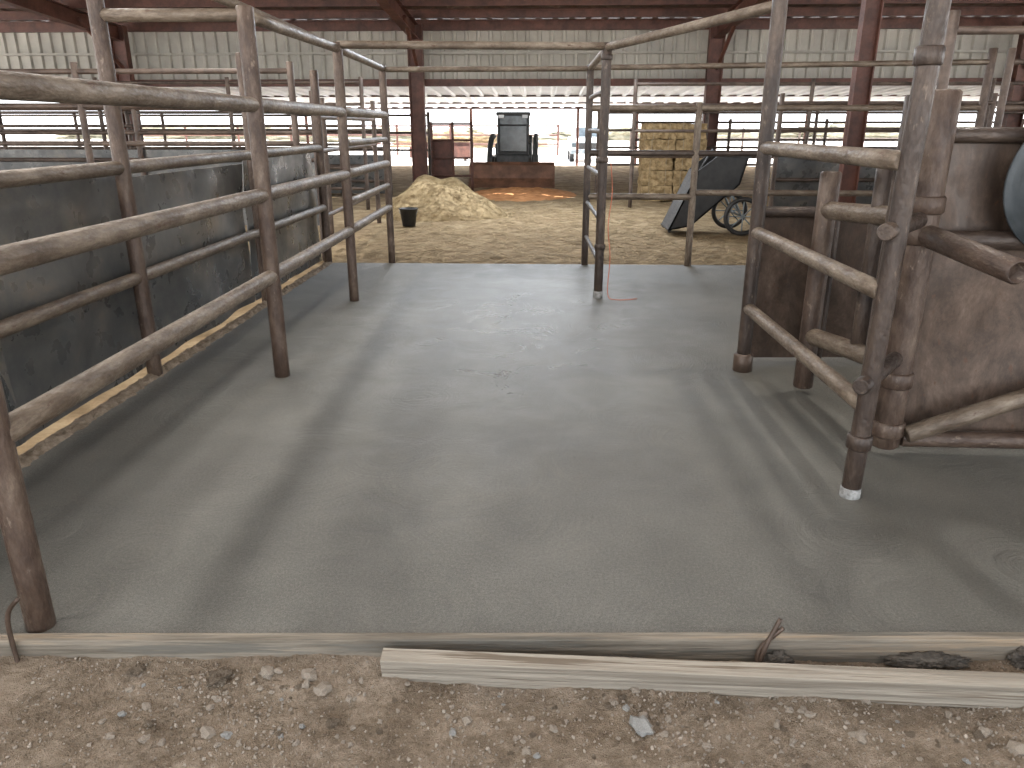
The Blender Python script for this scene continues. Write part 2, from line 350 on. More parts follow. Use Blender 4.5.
for i in range(235):
    rock(random.uniform(-1.3, 1.38), random.uniform(1.67, 1.96), random.choice([.005, .006, .007, .008, .009, .011, .014]), random.choice([2, 3, 5, 6, 2, 3, 6, 0, 1, 4]))

def blob(x, y, z, s, mat, name, label, cat, seed=0, kind=None):
    bm = bmesh.new(); bmesh.ops.create_icosphere(bm, subdivisions=5, radius=1)
    for v in bm.verts:
        n = noise.noise(v.co * 2 + Vector((seed, 0, 0))) * .35 + noise.noise(v.co * 6 + Vector((seed, 3, 0))) * .25 + noise.noise(v.co * 14 + Vector((seed, 3, 0))) * .2
        v.co *= (1 + n); v.co = Vector((v.co.x * s[0], v.co.y * s[1], v.co.z * s[2]))
    me = bpy.data.meshes.new(name); bm.to_mesh(me); bm.free(); me.materials.append(mat)
    for p in me.polygons: p.use_smooth = True
    o = bpy.data.objects.new(name, me); o.location = (x, y, z); COL.objects.link(o); tag(o, label, cat, kind=kind); return o
for (x, s, sd) in ((.79, (.05, .028, .03), 1), (1.28, (.12, .028, .022), 4), (1.62, (.06, .03, .04), 7), (.28, (.09, .02, .015), 9)):
    blob(x, edge_y(x) - .038, -.055, s, M_mud, 'mud_clump', 'dark wet mud clump against the form board', 'mud', sd)

def board(name, p1, p2, t, h, mat, label, tilt=0.0):
    p1, p2 = Vector(p1), Vector(p2); d = p2 - p1; Lh = d.length; n = 60
    prof = [(-t / 2 + .002, -h / 2), (t / 2 - .002, -h / 2), (t / 2, -h / 2 + .002), (t / 2, h / 2 - .002), (t / 2 - .002, h / 2), (-t / 2 + .002, h / 2), (-t / 2, h / 2 - .002), (-t / 2, -h / 2 + .002)]
    vs, fs = [], []
    for i in range(n + 1):
        x = Lh * i / n
        for (a, b) in prof:
            q = .0008 * noise.noise(Vector((x * 14, a * 50, b * 50)))
            vs.append((x, a + q, b + q))
    for i in range(n):
        for k in range(8): fs.append((i * 8 + k, i * 8 + (k + 1) % 8, (i + 1) * 8 + (k + 1) % 8, (i + 1) * 8 + k))
    fs.append(tuple(range(8))[::-1]); fs.append(tuple(range(n * 8, n * 8 + 8)))
    o = mesh_obj(name, vs, fs, mat); o.location = p1
    o.rotation_euler = (tilt, -math.atan2(d.z, math.hypot(d.x, d.y)), math.atan2(d.y, d.x))
    return tag(o, label, 'board')
board('form_board', (-2.3, edge_y(-2.3), -.036), (3.2, edge_y(3.2), -.036), .042, .096, M_wood2, 'weathered wooden form board holding the slab edge, cement smeared')
board('lumber_plank', (-.485, 1.98, -.038), (2.3, 1.915, -.038), .055, .105, M_wood, 'grey weathered lumber plank lying loose in the dirt', tilt=.22)

def stake(pts, label):
    e = empty('rebar_stake', pts[0], label, 'stake')
    path_tube('rod', pts, .008, M_rust, e)
    return e
stake([(.72, 2.04, -.1), (.745, 2.06, .0), (.79, 2.08, .1)], 'thin rusty twisted stake beside the form board')
stake([(.735, 2.045, -.1), (.73, 2.07, -.02), (.80, 2.075, .07)], 'short rusty wire stake beside the form board')
stake([(-1.68, 1.97, -.12), (-1.69, 1.98, .1), (-1.63, 1.97, .19)], 'thin rusty steel stake leaning by the fence post')

# ------------------------------------------------------------------ fences
def fence(name, label, base, posts, rails, cat='fence', sheets=None):
    e = empty(name, base, label, cat)
    for (x, y, zt, r, m) in posts: pipe('post', (x, y, -.02), (x, y, zt), r, m, e)
    for (a, b, r, m) in rails: pipe('rail', a, b, r, m, e)
    return e
F1 = [(-1.67, 2.09), (-1.73, 4.79), (-1.785, 7.11), (-1.82, 9.25)]
rl = []
for z in (1.72, 1.18, .67):
    rl.append(((-1.665, 1.8 if z > 1 else 2.09, z + (.025 if z < 1.2 else 0)), (-1.785, 7.11, z), .044, M_pipe)); rl.append(((-1.785, 7.11, z), (-1.82, 9.25, z), .042, M_pipe))
rl.append(((-1.76, 5.0, 2.22), (-1.785, 7.11, 2.24), .036, M_pipe)); rl.append(((-1.785, 7.11, 2.24), (-1.82, 9.25, 2.22), .034, M_pipe))
rl.append(((-2.59, 4.76, 2.21), (-1.73, 4.79, 2.21), .036, M_pipe))
rl.append(((-2.62, 3.9, 2.62), (-1.79, 7.05, 2.24), .034, M_pipe))
for z in (.93, 1.45): rl.append(((-1.785, 7.11, z), (-1.82, 9.25, z), .032, M_pipe))
fence('pipe_fence', 'taupe welded pipe fence with three thick rails along the slab', (-1.73, 4.79, 0),
      [(F1[0][0], F1[0][1], 2.25, .045, M_post), (F1[1][0], F1[1][1], 2.26, .05, M_post), (F1[2][0], F1[2][1], 2.29, .045, M_post), (F1[3][0], F1[3][1], 2.26, .042, M_post)], rl)
ps = [(-2.6, 2.3), (-2.59, 4.76), (-2.6, 7.0), (-2.6, 9.2)]
rl = []
for z in (1.355, .67): rl.append(((-2.595, 1.6, z), (-2.6, 9.2, z), .042, M_pipe))
rl.append(((-2.6, 7.0, 1.02), (-2.6, 9.2, 1.02), .03, M_pipe))
e2 = fence('pipe_fence', 'brown pipe fence backed by scuffed dark grey steel sheets', (-2.6, 4.76, 0), [(x, y, 2.7 if i < 2 else 2.2, .048, M_post) for i, (x, y) in enumerate(ps)], rl)
for i, (ya, yb) in enumerate([(1.4, 3.55), (3.5, 5.0), (4.95, 6.9), (6.95, 9.2)]):
    grid_sheet('sheet_panel', (-2.69 - .014 * (i % 2), ya, .03), (0, yb - ya, 0), (0, 0, 1.25 + .04 * (i % 2)), 30, 20, M_sheet, e2, amp=.05, seed=i * 4, freq=1.9)

e3 = empty('overhead_pipe', (-1.785, 7.11, 2.25), 'long taupe pipe spanning overhead between the fences', 'pipe')
pipe('span', (-1.785, 7.11, 2.27), (.58, 7.33, 2.27), .034, M_pipe, e3)
e3 = empty('overhead_pipe', (-1.82, 9.25, 2.21), 'taupe pipe spanning overhead at the far slab edge', 'pipe')
pipe('span', (-1.82, 9.25, 2.21), (.55, 9.2, 2.21), .03, M_pipe, e3)

rl = [((.58, 7.33, 2.25), (.55, 9.2, 2.22), .033, M_pipe), ((.58, 7.33, 2.26), (1.41, 5.02, 2.28), .034, M_pipe)]
for z in (.35, .75, 1.15, 1.55, 1.9): rl.append(((.575, 7.45, z), (.555, 9.1, z), .022, M_dpipe))
eg = fence('pipe_gate', 'dark brown pipe gate panel standing at the slab centre', (.58, 7.33, 0), [(.58, 7.33, 2.3, .043, M_dpipe), (.55, 9.2, 2.25, .04, M_dpipe)], rl, 'gate')
pipe('gate_upright', (.575, 7.52, .25), (.575, 7.52, 1.95), .022, M_dpipe, eg)
weld((.58, 7.33, .03), .047, M_pale, eg, h=.08, name='cement_collar')
for z in (.5, 1.3, 2.18): weld((.58, 7.33, z), .052, M_dpipe, eg, h=.05)
co = path_tube('extension_cord', [(.65, 7.31, 1.3), (.68, 7.35, 1.0), (.65, 7.3, .7), (.68, 7.3, .4), (.67, 7.28, .05), (.75, 7.2, .008), (.95, 7.25, .008)], .004, M_orange)
tag(co, 'thin orange cord hanging beside the gate post', 'cord')

rl = [((.55, 9.2, z), (1.79, 9.16, z), .036, M_dpipe if z in (1.30,) else M_pipe) for z in (1.79, 1.30, .81)]
rl += [((1.79, 9.16, z), (4.9, 9.1, z), .034, M_dpipe if z in (1.30,) else M_pipe) for z in (1.79, 1.30, .86)]
rl += [((.55, 9.2, 2.22), (4.9, 9.1, 2.26), .03, M_pipe)]
fence('pipe_fence', 'taupe pipe fence across the far slab edge', (1.79, 9.16, 0), [(1.79, 9.16, 1.85, .04, M_pipe), (4.9, 9.1, 2.4, .045, M_post)], rl)

G = (1.43, 3.15); F = (1.41, 5.02)
rl = [((F[0], F[1], z), (G[0], G[1], z), .04, M_pipe) for z in (1.47, .945, .44)]
ef = fence('pipe_fence', 'dark rusty pipe fence with three rails beside the slab', (1.42, 4.1, 0), [(F[0], F[1], 2.9, .046, M_dpipe)], rl)
pipe('post', (G[0], G[1], -.02), (G[0] + .05, G[1], 2.9), .042, M_dpipe, ef)
weld((G[0], G[1], .02), .045, M_pale, ef, h=.06, name='cement_collar')
for z in (.27, 1.85): weld((G[0] + .017 * z, G[1], z), .053, M_dpipe, ef, h=.07)
weld((F[0], F[1], .06), .065, M_rust, ef, h=.13)
pipe('brace_post', (1.53, 3.36, .3), (1.53, 3.36, 1.72), .038, M_dpipe, ef)
for z in (.55, 1.2): pipe('latch_bar', (1.37, 3.075, z), (1.7, 3.5, z), .036, M_dpipe, ef)
I = (1.69, 4.61); H = (1.765, 3.6)
eg2 = empty('pipe_gate', (1.75, 3.6, .1), 'short thick-walled rusty pipe gate hung on a round post', 'gate')
pipe('gate_upright', (I[0] - .02, I[1] - .05, .04), (I[0], I[1], 1.35), .058, M_post, eg2, hollow=True)
pipe('gate_upright', (1.745, 4.02, .42), (1.745, 4.02, 1.42), .045, M_dpipe, eg2)
pipe('hinge_post', (H[0], H[1], .06), (H[0], H[1], 1.75), .07, M_post, eg2, hollow=True)
pipe('rail', (I[0], I[1], 1.13), (H[0], H[1], 1.19), .052, M_pipe, eg2)
pipe('rail', (I[0] - .01, I[1], .37), (H[0], H[1], .48), .052, M_pipe, eg2)
for z in (.16, .42, 1.12, 1.26): weld((H[0], H[1], z), .082, M_post, eg2, h=.08)
pipe('rail_stub', (H[0], H[1], 1.13), (1.83, 2.93, 1.07), .05, M_post, eg2, hollow=True)
e = empty('sheet_panel_gate', (2.3, 5.15, 0), 'dark rust-brown steel sheet panel beside the gate', 'panel')
grid_sheet('sheet_panel', (1.47, 5.2, .04), (1.9, .1, 0), (0, 0, 1.0), 18, 8, M_rust, e, amp=.02, seed=3)
pipe('rail', (1.45, 5.16, 1.06), (3.4, 5.28, 1.06), .035, M_dpipe, e)
pipe('post', (3.4, 5.28, -.02), (3.4, 5.28, 1.4), .045, M_dpipe, e)
pipe('post', (1.95, 5.14, -.02), (1.95, 5.14, 1.08), .035, M_dpipe, e)
e = empty('steel_gate', (1.85, 3.6, .1), 'large rusty steel sheet gate with pipe frame and brace', 'gate')
grid_sheet('sheet_panel', (1.86, 3.68, .12), (1.6, -.02, 0), (0, 0, 1.43), 26, 20, M_rust, e, amp=.03, seed=8)
pipe('bottom_rail', (1.84, 3.6, .1), (3.45, 3.58, .1), .042, M_post, e)
pipe('brace', (1.84, 3.55, .14), (3.3, 3.55, .7), .045, M_pipe, e)
pipe('top_rail', (1.84, 3.66, 1.56), (3.45, 3.64, 1.56), .035, M_dpipe, e)
pipe('upright', (3.45, 3.6, .06), (3.45, 3.6, 1.6), .045, M_dpipe, e)
pipe('middle_rail', (1.84, 3.58, 1.1), (3.45, 3.58, 1.1), .045, M_dpipe, e)
vs, fs = [], []; seg = 48
prof = [(.001, -.09), (.24, -.09), (.28, -.08), (.3, -.04), (.31, .02), (.33, .02), (.33, .035), (.3, .035), (.28, -.03), (.001, -.05)]
for (r, z) in prof:
    for k in range(seg):
        a = 2 * math.pi * k / seg; vs.append((r * math.cos(a), z, r * math.sin(a)))
for i in range(len(prof) - 1):
    for k in range(seg): fs.append((i * seg + k, i * seg + (k + 1) % seg, (i + 1) * seg + (k + 1) % seg, (i + 1) * seg + k))
o = mesh_obj('steel_pan', vs, fs, M_pan, smooth=True, loc=(2.39, 3.5, 1.36)); tag(o, 'round blue-grey steel pan hung on the rusty gate', 'pan')

# ------------------------------------------------------------------ outer pens
def pen(y0, xa, xb, zs, zt, step, label, sheet=None, r=.03, ya=None, mat=None):
    mat = mat or M_farpipe
    n = max(1, round(abs(xb - xa) / step)); e = empty('pipe_fence', (xa, y0, 0), label, 'fence')
    yb = y0 if ya is None else ya
    for i in range(n + 1):
        t = i / n; pipe('post', (xa + (xb - xa) * t, y0 + (yb - y0) * t, -.06), (xa + (xb - xa) * t, y0 + (yb - y0) * t, zt), r * 1.35, mat, e, seg=10)
    for z in zs: pipe('rail', (xa, y0, z), (xb, yb, z), r, mat, e, seg=10)
    if sheet: grid_sheet('sheet_panel', (xa, y0 + .06, sheet[0]), (xb - xa, yb - y0, 0), (0, 0, sheet[1] - sheet[0]), 12, 4, M_sheet, e, amp=.03, seed=y0)
    return e
pen(9.3, -10.5, -2.9, (2.2, 1.82, 1.4, .95), 2.3, 2.6, 'brown pipe pen fence with high top rail', None, .03)
pen(12.0, -12, -3.3, (1.85, 1.5, 1.1, .7), 2.0, 2.9, 'brown pipe pen fence with grey sheeting', (.1, 1.25), .03)
pen(15.6, -14, -3.5, (2.4, 2.0, 1.6, 1.25, .8, .4), 2.5, 2.7, 'brown pipe pen fence by the back wall', None, .03)
pen(18.6, -16, -3.6, (1.9, 1.5, 1.1, .7, .35), 2.0, 3.1, 'brown pipe pen fence near the columns', (.05, .95), .035)
pen(9.6, -2.75, -2.85, (1.7, 1.3, .9, .5), 2.0, 2.0, 'brown pipe fence running along the dirt alley', None, .03, ya=13.5)
pen(9.1, 5.1, 12, (2.26, 1.79, 1.35, .9), 2.4, 2.4, 'brown pipe pen fence beyond the rusty gate', (.1, 1.2), .03)
pen(7.0, 3.4, 9, (2.35, 1.5, 1.05), 2.5, 2.4, 'brown pipe pen fence with high rail', (.1, 1.3), .033)
pen(13.2, 3.9, 14, (1.95, 1.55, 1.15, .75), 2.1, 3.3, 'brown pipe pen fence behind the feed cart', (.1, 1.25), .03)
pen(16.4, 1.9, 16, (2.4, 2.0, 1.5, 1.0), 2.5, 3.2, 'brown pipe pen fence beside the hay stack', None, .03)
pen(19.4, 1.4, 17, (1.9, 1.5, 1.1, .7), 2.0, 2.5, 'brown pipe pen fence under the wall opening', None, .03)
pen(24, 2.8, 17, (1.7, 1.2, .7), 1.8, 2.9, 'brown pipe fence under the lean-to roof', None, .035)
pen(24, -17, -3.4, (1.9, 1.4, .9), 2.0, 2.9, 'brown pipe fence under the lean-to roof', None, .035)
pen(46, -24, 1.0, (1.6, 1.1, .6), 1.7, 3.2, 'red-brown weathered fence in the sunny yard', None, .05, mat=M_red)
pen(46, 5.2, 34, (1.4, .9), 1.5, 3.2, 'weathered fence in the sunny yard', None, .05)
for i, (x, y) in enumerate([(-5.4, 43), (7.5, 44)]):
    e = empty('feed_bunk', (x, y, -.2), 'long brown feed bunk standing in the sunny yard', 'feed bunk')
    boxes('bunk_wall', [((x, y - .45, .25), (3.4, .08, .6)), ((x, y + .45, .35), (3.4, .08, .8)), ((x - 1.68, y, .25), (.06, .9, .6)), ((x + 1.68, y, .25), (.06, .9, .6))], M_red, e)
    boxes('bunk_floor', [((x, y, .03), (3.3, .85, .08))], M_rust, e)
    boxes('bunk_leg', [((x - 1.3, y, -.1), (.15, .9, .2)), ((x + 1.3, y, -.1), (.15, .9, .2))], M_rust, e)

e = empty('steel_gate', (-2.3, 20.6, 0), 'rust-red steel gate beside the barn column', 'gate')
for x in (-2.85, -2.3, -1.8): pipe('upright', (x, 20.6, -.05), (x, 20.6, 1.7), .035, M_red, e, seg=10)
for z in (.35, .8, 1.25, 1.65): pipe('rail', (-2.85, 20.6, z), (-1.8, 20.6, z), .025, M_red, e, seg=10)
boxes('infill_panel', [((-2.58, 20.66, .7), (.5, .02, 1.1))], M_red, e)

# ------------------------------------------------------------------ building
def ribbed(name, axis, a0, a1, lo, hi, mat, pitch=.3, depth=.035):
    vs, fs = [], []; x = a0; pr = []
    while x < a1:
        pr += [(x, 0), (x + pitch * .6, 0), (x + pitch * .7, -depth), (x + pitch * .9, -depth)]; x += pitch
    dy, dz = hi[0] - lo[0], hi[1] - lo[1]; l = math.hypot(dy, dz); ny_, nz_ = dz / l, -dy / l
    for (xx, d) in pr:
        vs.append((xx, lo[0] + ny_ * d, lo[1] + nz_ * d)); vs.append((xx, hi[0] + ny_ * d, hi[1] + nz_ * d))
    for i in range(len(pr) - 1): fs.append((i * 2, i * 2 + 2, i * 2 + 3, i * 2 + 1))
    return mesh_obj(name, vs, fs, mat)
structure(ribbed('wall_back', 'x', -18, 20, (20.3, 2.62), (20.3, 3.95), M_cream, .3, .06), 'cream corrugated metal upper wall of the barn')
structure(ribbed('ceiling', 'x', -18, 20, (20.3, 4.05), (-5, 5.75), M_roof, .4, .03), 'barn roof underside with ribbed metal')
structure(ribbed('ceiling', 'x', -19, 21, (35, 2.38), (20.35, 2.95), M_under, .5, .05), 'galvanized lean-to roof underside')
def beam(p1, p2, w, h, name, mat=M_red, parent=None):
    p1, p2 = Vector(p1), Vector(p2); d = (p2 - p1); Lh = d.length; t = .02
    parts = [((0, 0, h / 2 - t / 2), (w, t)), ((0, 0, -h / 2 + t / 2), (w, t)), ((0, 0, 0), (.015, h))]
    vs, fs = [], []
    for c, s in parts:
        v, f = box_vf((Lh / 2, c[1], c[2]), (Lh, s[0], s[1])); n = len(vs); vs += v; fs += [tuple(i + n for i in q) for q in f]
    o = mesh_obj(name, vs, fs, mat); o.location = p1
    o.rotation_mode = 'QUATERNION'; o.rotation_quaternion = d.to_track_quat('X', 'Z')
    if parent: attach(o, parent)
    return o
k = 0
for (y, z, h) in [(20.1, 2.62, .16), (20.1, 3.92, .24), (18.9, 4.02, .18), (17.7, 4.1, .18), (16.5, 4.18, .18), (15.3, 4.26, .18), (20.15, 3.3, .05), (24.5, 2.76, .05), (28.5, 2.6, .05), (32, 2.46, .05), (34.9, 2.34, .1)]:
    k += 1
    structure(beam((-18, y, z), (19.8, y, z), .1, h, 'trim_%d' % k, M_cream if y == 20.15 else M_red), 'red oxide steel purlin spanning the barn')
for x in (-10.3, -3.05, 4.15, 11.4):
    e = empty('steel_column', (x, 19.75, 0), 'rust-red steel frame column with roof rafter', 'column')
    beam((x, 19.75, -.1), (x, 19.75, 3.9), .22, .36, 'column_shaft', parent=e)
    beam((x, 19.9, 3.72), (x, -4, 5.35), .2, .34, 'rafter', parent=e)
    pipe('knee_brace', (x + .05, 18.0, 3.85), (x + .05, 19.7, 2.9), .05, M_red, e, seg=8)
    e = empty('steel_column', (x, 34.7, 0), 'slender red steel post of the lean-to roof', 'column')
    pipe('column_shaft', (x, 34.7, -.2), (x, 34.7, 2.3), .07, M_red, e, seg=10)
e = empty('steel_column', (4.82, 12.4, 0), 'rust-red steel column standing among the pens', 'column')
beam((4.82, 12.4, -.1), (4.82, 12.4, 4.5), .18, .26, 'column_shaft', parent=e)
boxes('base_plate', [((4.82, 12.4, 0), (.4, .4, .03))], M_red, e)
e = empty('steel_column', (1.6, 34.7, 0), 'slender red steel post of the lean-to roof', 'column')
pipe('column_shaft', (1.6, 34.7, -.2), (1.6, 34.7, 2.3), .06, M_red, e, seg=10)

# ------------------------------------------------------------------ hay bales
def bale(x, y, z, rz):
    e = empty('hay_bale', (x, y, z), 'rectangular golden-brown straw bale in a stack', 'hay bale', 'stacked hay bales')
    bm = bmesh.new(); bmesh.ops.create_cube(bm, size=1); bmesh.ops.subdivide_edges(bm, edges=bm.edges[:], cuts=9, use_grid_fill=True)
    for v in bm.verts:
        c = Vector((v.co.x * .67, v.co.y * .46, v.co.z * .325)); d = noise.noise(c * 9 + Vector((x * 5, z * 7, 0))) * .05
        c += v.co.normalized() * d; v.co = Matrix.Rotation(rz, 3, 'Z') @ c + Vector((x, y, z + .17))
    me = bpy.data.meshes.new('bale_body'); bm.to_mesh(me); bm.free(); me.materials.append(M_bale)
    o = bpy.data.objects.new('bale_body', me); COL.objects.link(o); attach(o, e)
    for q in (-.18, .18):
        R = Matrix.Rotation(rz, 3, 'Z'); c = R @ Vector((q, 0, 0))
        t = boxes('twine', [((0, 0, 0), (.01, .48, .335))], M_twine); t.rotation_euler = (0, 0, rz); t.location = (x + c.x, y + c.y, z + .17); attach(t, e)
for L_ in range(5):
    for s_ in (0, 1):
        for d_ in (0, 1):
            bale(2.66 + s_ * .69 + random.uniform(-.02, .02), 18.0 + d_ * .5, -.03 + L_ * .335, random.uniform(-.03, .03))

# ------------------------------------------------------------------ straw
def blades(name, n, fn, label, ln=(.06, .2), w=.009, tilt=.25):
    vs, fs = [], []
    for i in range(n):
        p, t2 = fn(); a = random.uniform(0, 6.283); l = random.uniform(*ln); t = random.uniform(-t2, t2)
        d = Vector((math.cos(a) * math.cos(t), math.sin(a) * math.cos(t), math.sin(t))) * l / 2; s = Vector((-math.sin(a), math.cos(a), 0)) * w / 2
        b0 = len(vs); vs += [p - d - s, p - d + s, p + d + s, p + d - s]; fs.append((b0, b0 + 1, b0 + 2, b0 + 3))
    return tag(mesh_obj(name, vs, fs, M_straw), label, 'straw', kind='stuff')
def scat():
    y = 9.4 + 9.8 * random.random() ** 1.3; x = random.uniform(-2.8, 4.0)
    return Vector((x, y, floor_h(x, y) + .012)), .15
blades('scattered_straw', 12000, scat, 'loose straw scattered over the dirt alley', (.05, .24), .013)
def pile_h(x, y, cx, cy, rx, ry, h):
    r = math.hypot((x - cx) / rx, (y - cy) / ry)
    return h * max(0, 1 - r ** 2) * (1 + .4 * noise.noise(Vector((x * 2.0, y * 2.0, 1)))) + .05 * noise.noise(Vector((x * 6, y * 6, 0))) * max(0, 1.1 - r)
def pile(name, cx, cy, rx, ry, h, mat, label, cat):
    vs, fs = [], []; n = 60
    for i in range(n + 1):
        for j in range(n + 1):
            x = cx + rx * 1.1 * (2 * i / n - 1); y = cy + ry * 1.1 * (2 * j / n - 1); vs.append((x, y, -.06 + pile_h(x, y, cx, cy, rx, ry, h)))
    fs = [(i * (n + 1) + j, (i + 1) * (n + 1) + j, (i + 1) * (n + 1) + j + 1, i * (n + 1) + j + 1) for i in range(n) for j in range(n)]
    return tag(mesh_obj(name, vs, fs, mat, smooth=True), label, cat, kind='stuff')
PA = (-1.95, 14.9, 1.35, 1.2, .58)
pile('straw_pile', *PA, M_straw, 'loose heap of tan straw on the dirt floor', 'straw')
def ps_():
    x = PA[0] + random.uniform(-1.4, 1.4); y = PA[1] + random.uniform(-1.2, 1.2)
    return Vector((x, y, -.05 + pile_h(x, y, *PA))), .3
blades('loose_straw', 4000, ps_, 'loose straw stalks on the straw heap', (.04, .14), .009)
pile('earth_mound', -.45, 19.6, 1.5, 2.0, .15, M_redearth, 'low orange-red earth patch before the loader bucket', 'dirt')
pile('straw_pile', -2.3, 17.6, 1.1, .8, .55, M_straw, 'second low heap of tan straw by the alley', 'straw')

e = empty('bucket', (-2.25, 13.1, -.03), 'small black plastic bucket beside the straw heap', 'bucket')
prof = [(.001, 0), (.11, 0), (.15, .28), (.165, .28), (.165, .3), (.14, .3), (.1, .02), (.001, .02)]; vs, fs = [], []
for (r, z) in prof:
    for q in range(24): a = 2 * math.pi * q / 24; vs.append((-2.25 + r * math.cos(a), 13.1 + r * math.sin(a), z - .03))
for i in range(len(prof) - 1):
    for q in range(24): fs.append((i * 24 + q, i * 24 + (q + 1) % 24, (i + 1) * 24 + (q + 1) % 24, (i + 1) * 24 + q))
mesh_obj('bucket_body', vs, fs, M_black, e, smooth=True)
path_tube('handle', [(-2.25 + .165 * math.cos(math.pi * q / 8), 13.1 - .06 * math.sin(math.pi * q / 8), .25 - .12 * math.sin(math.pi * q / 8)) for q in range(9)], .004, M_galv, e, sub=2)

def torus(name, c, R, r, mat, parent, axis='x', seg=32, s2=10):
    vs, fs = [], []
    for i in range(seg):
        a = 2 * math.pi * i / seg
        for j in range(s2):
            b = 2 * math.pi * j / s2; q = R + r * math.cos(b); w = r * math.sin(b)
            p = {'x': (w, q * math.cos(a), q * math.sin(a)), 'y': (q * math.cos(a), w, q * math.sin(a))}[axis]
            vs.append(Vector(p) + Vector(c))
    for i in range(seg):
        for j in range(s2):
            fs.append((i * s2 + j, ((i + 1) % seg) * s2 + j, ((i + 1) % seg) * s2 + (j + 1) % s2, i * s2 + (j + 1) % s2))
    return mesh_obj(name, vs, fs, mat, parent, smooth=True)
e = empty('feed_cart', (2.6, 12.3, -.03), 'black tipped feed cart with spoked wheel on the dirt', 'cart')
def prism(name, prof, ya, yb, mat, parent):
    n = len(prof); vs = [(x, ya, z) for x, z in prof] + [(x, yb, z) for x, z in prof]
    fs = [tuple(range(n))[::-1], tuple(range(n, 2 * n))] + [(i, (i + 1) % n, n + (i + 1) % n, n + i) for i in range(n)]
    return mesh_obj(name, vs, fs, mat, parent)
pa = [(2.0, .05), (2.35, .12), (3.05, .75), (3.15, 1.15), (2.72, 1.2), (2.4, .95)]
prism('cart_side', pa, 12.0, 12.03, M_black, e); prism('cart_side', pa, 12.7, 12.73, M_black, e)
for i in (0, 1, 2, 5):
    a, b = Vector((pa[i][0], 0, pa[i][1])), Vector((pa[(i + 1) % 6][0], 0, pa[(i + 1) % 6][1])); d = (b - a).normalized(); n_ = Vector((-d.z, 0, d.x)) * .025
    prism('cart_floor', [(a.x, a.z), (b.x, b.z), (b.x + n_.x, b.z + n_.z), (a.x + n_.x, a.z + n_.z)], 12.0, 12.73, M_black, e)
prism('cart_rim', [(2.7, 1.18), (3.17, 1.14), (3.18, 1.18), (2.7, 1.22)], 11.96, 12.77, M_dgrey, e)
for yy in (11.93, 12.8):
    torus('wheel', (3.12, yy, .28), .26, .035, M_black, e, 'y')
    for q in range(8):
        a = math.pi * q / 4; pipe('spoke', (3.12, yy, .28), (3.12 + .25 * math.cos(a), yy, .28 + .25 * math.sin(a)), .01, M_galv, e, seg=6)
pipe('axle', (3.12, 11.9, .28), (3.12, 12.83, .28), .02, M_galv, e)
for yy in (12.05, 12.68):
    pipe('handle', (2.02, yy, .02), (2.75, yy, 1.25), .02, M_dgrey, e); pipe('leg', (3.12, yy, .28), (2.9, yy, .7), .02, M_galv, e)

# ------------------------------------------------------------------ skid steer loader
sx, sy = -.8, 22.6
e = empty('skid_steer_loader', (sx, sy, -.05), 'compact dark skid steer loader with rust-brown bucket lowered', 'loader')
def B(name, lst, mat, bv=.02, par=None):
    return boxes(name, [((sx + c[0], sy + c[1], c[2]), s) for c, s in lst], mat, par or e, bevel=bv)
B('body', [((0, 1.0, .55), (1.0, 2.0, .55)), ((0, 1.9, .9), (1.1, .5, .9)), ((-.45, 1.3, .95), (.2, 1.2, .35)), ((.45, 1.3, .95), (.2, 1.2, .35))], M_dgrey, .06)
B('cab_frame', [((-.42, .35, 1.35), (.07, .08, 1.15)), ((.42, .35, 1.35), (.07, .08, 1.15)), ((-.42, 1.35, 1.35), (.07, .08, 1.15)), ((.42, 1.35, 1.35), (.07, .08, 1.15)), ((0, .85, 1.93), (.98, 1.2, .1)), ((0, .33, .82), (.9, .06, .14)), ((0, .34, 1.62), (.8, .05, .04))], M_black, .03)
B('cab_window', [((0, .42, 1.4), (.78, .02, 1.0))], M_glass, 0)
B('cab_window', [((-.42, .85, 1.4), (.02, .9, 1.0))], M_glass, 0); B('cab_window', [((.42, .85, 1.4), (.02, .9, 1.0))], M_glass, 0)
B('seat', [((0, .8, .95), (.5, .45, .15)), ((0, 1.0, 1.3), (.45, .12, .6))], M_black, .05)
for x in (-.62, .62):
    for y in (.45, 1.55):
        c = (sx + x, sy + y, .36)
        pipe('wheel', (c[0] - .13, c[1], c[2]), (c[0] + .13, c[1], c[2]), .4, M_black, e, seg=28)
        pipe('hub', (c[0] - .14, c[1], c[2]), (c[0] + .14, c[1], c[2]), .17, M_white, e, seg=16)
    xs_ = sx + x * 1.05
    path_tube('lift_arm', [(xs_, sy + 2.0, 1.3), (xs_, sy + 1.1, 1.3), (xs_, sy + .1, 1.05), (xs_, sy - .3, .7), (xs_, sy - .45, .42)], .08, M_dgrey, e)
    pipe('hydraulic_cylinder', (sx + x * .8, sy + .3, .8), (sx + x * .8, sy - .4, .5), .04, M_black, e)
    B('headlight', [((x * .55, .28, 1.86), (.16, .06, .1))], M_white, .01)
bp_ = [(-.45, .0), (-.42, .62), (-.48, .64), (-.6, .55), (-.62, .2), (-1.05, .0), (-1.05, -.02)]
vs = [(sx - 1.2, sy + y, z) for y, z in bp_] + [(sx + 1.2, sy + y, z) for y, z in bp_]; n = len(bp_)
fs = [tuple(range(n)), tuple(range(n, 2 * n))[::-1]] + [(i, n + i, n + (i + 1) % n, (i + 1) % n) for i in range(n)]
M_bucket = noise_mat('bucket_rust', [(0.3, (0.12, 0.06, 0.035)), (0.7, (0.26, 0.13, 0.08))], scale=3, rough=(0.5, 0.7), bump=.2)
mesh_obj('loader_bucket', vs, fs, M_bucket, e)

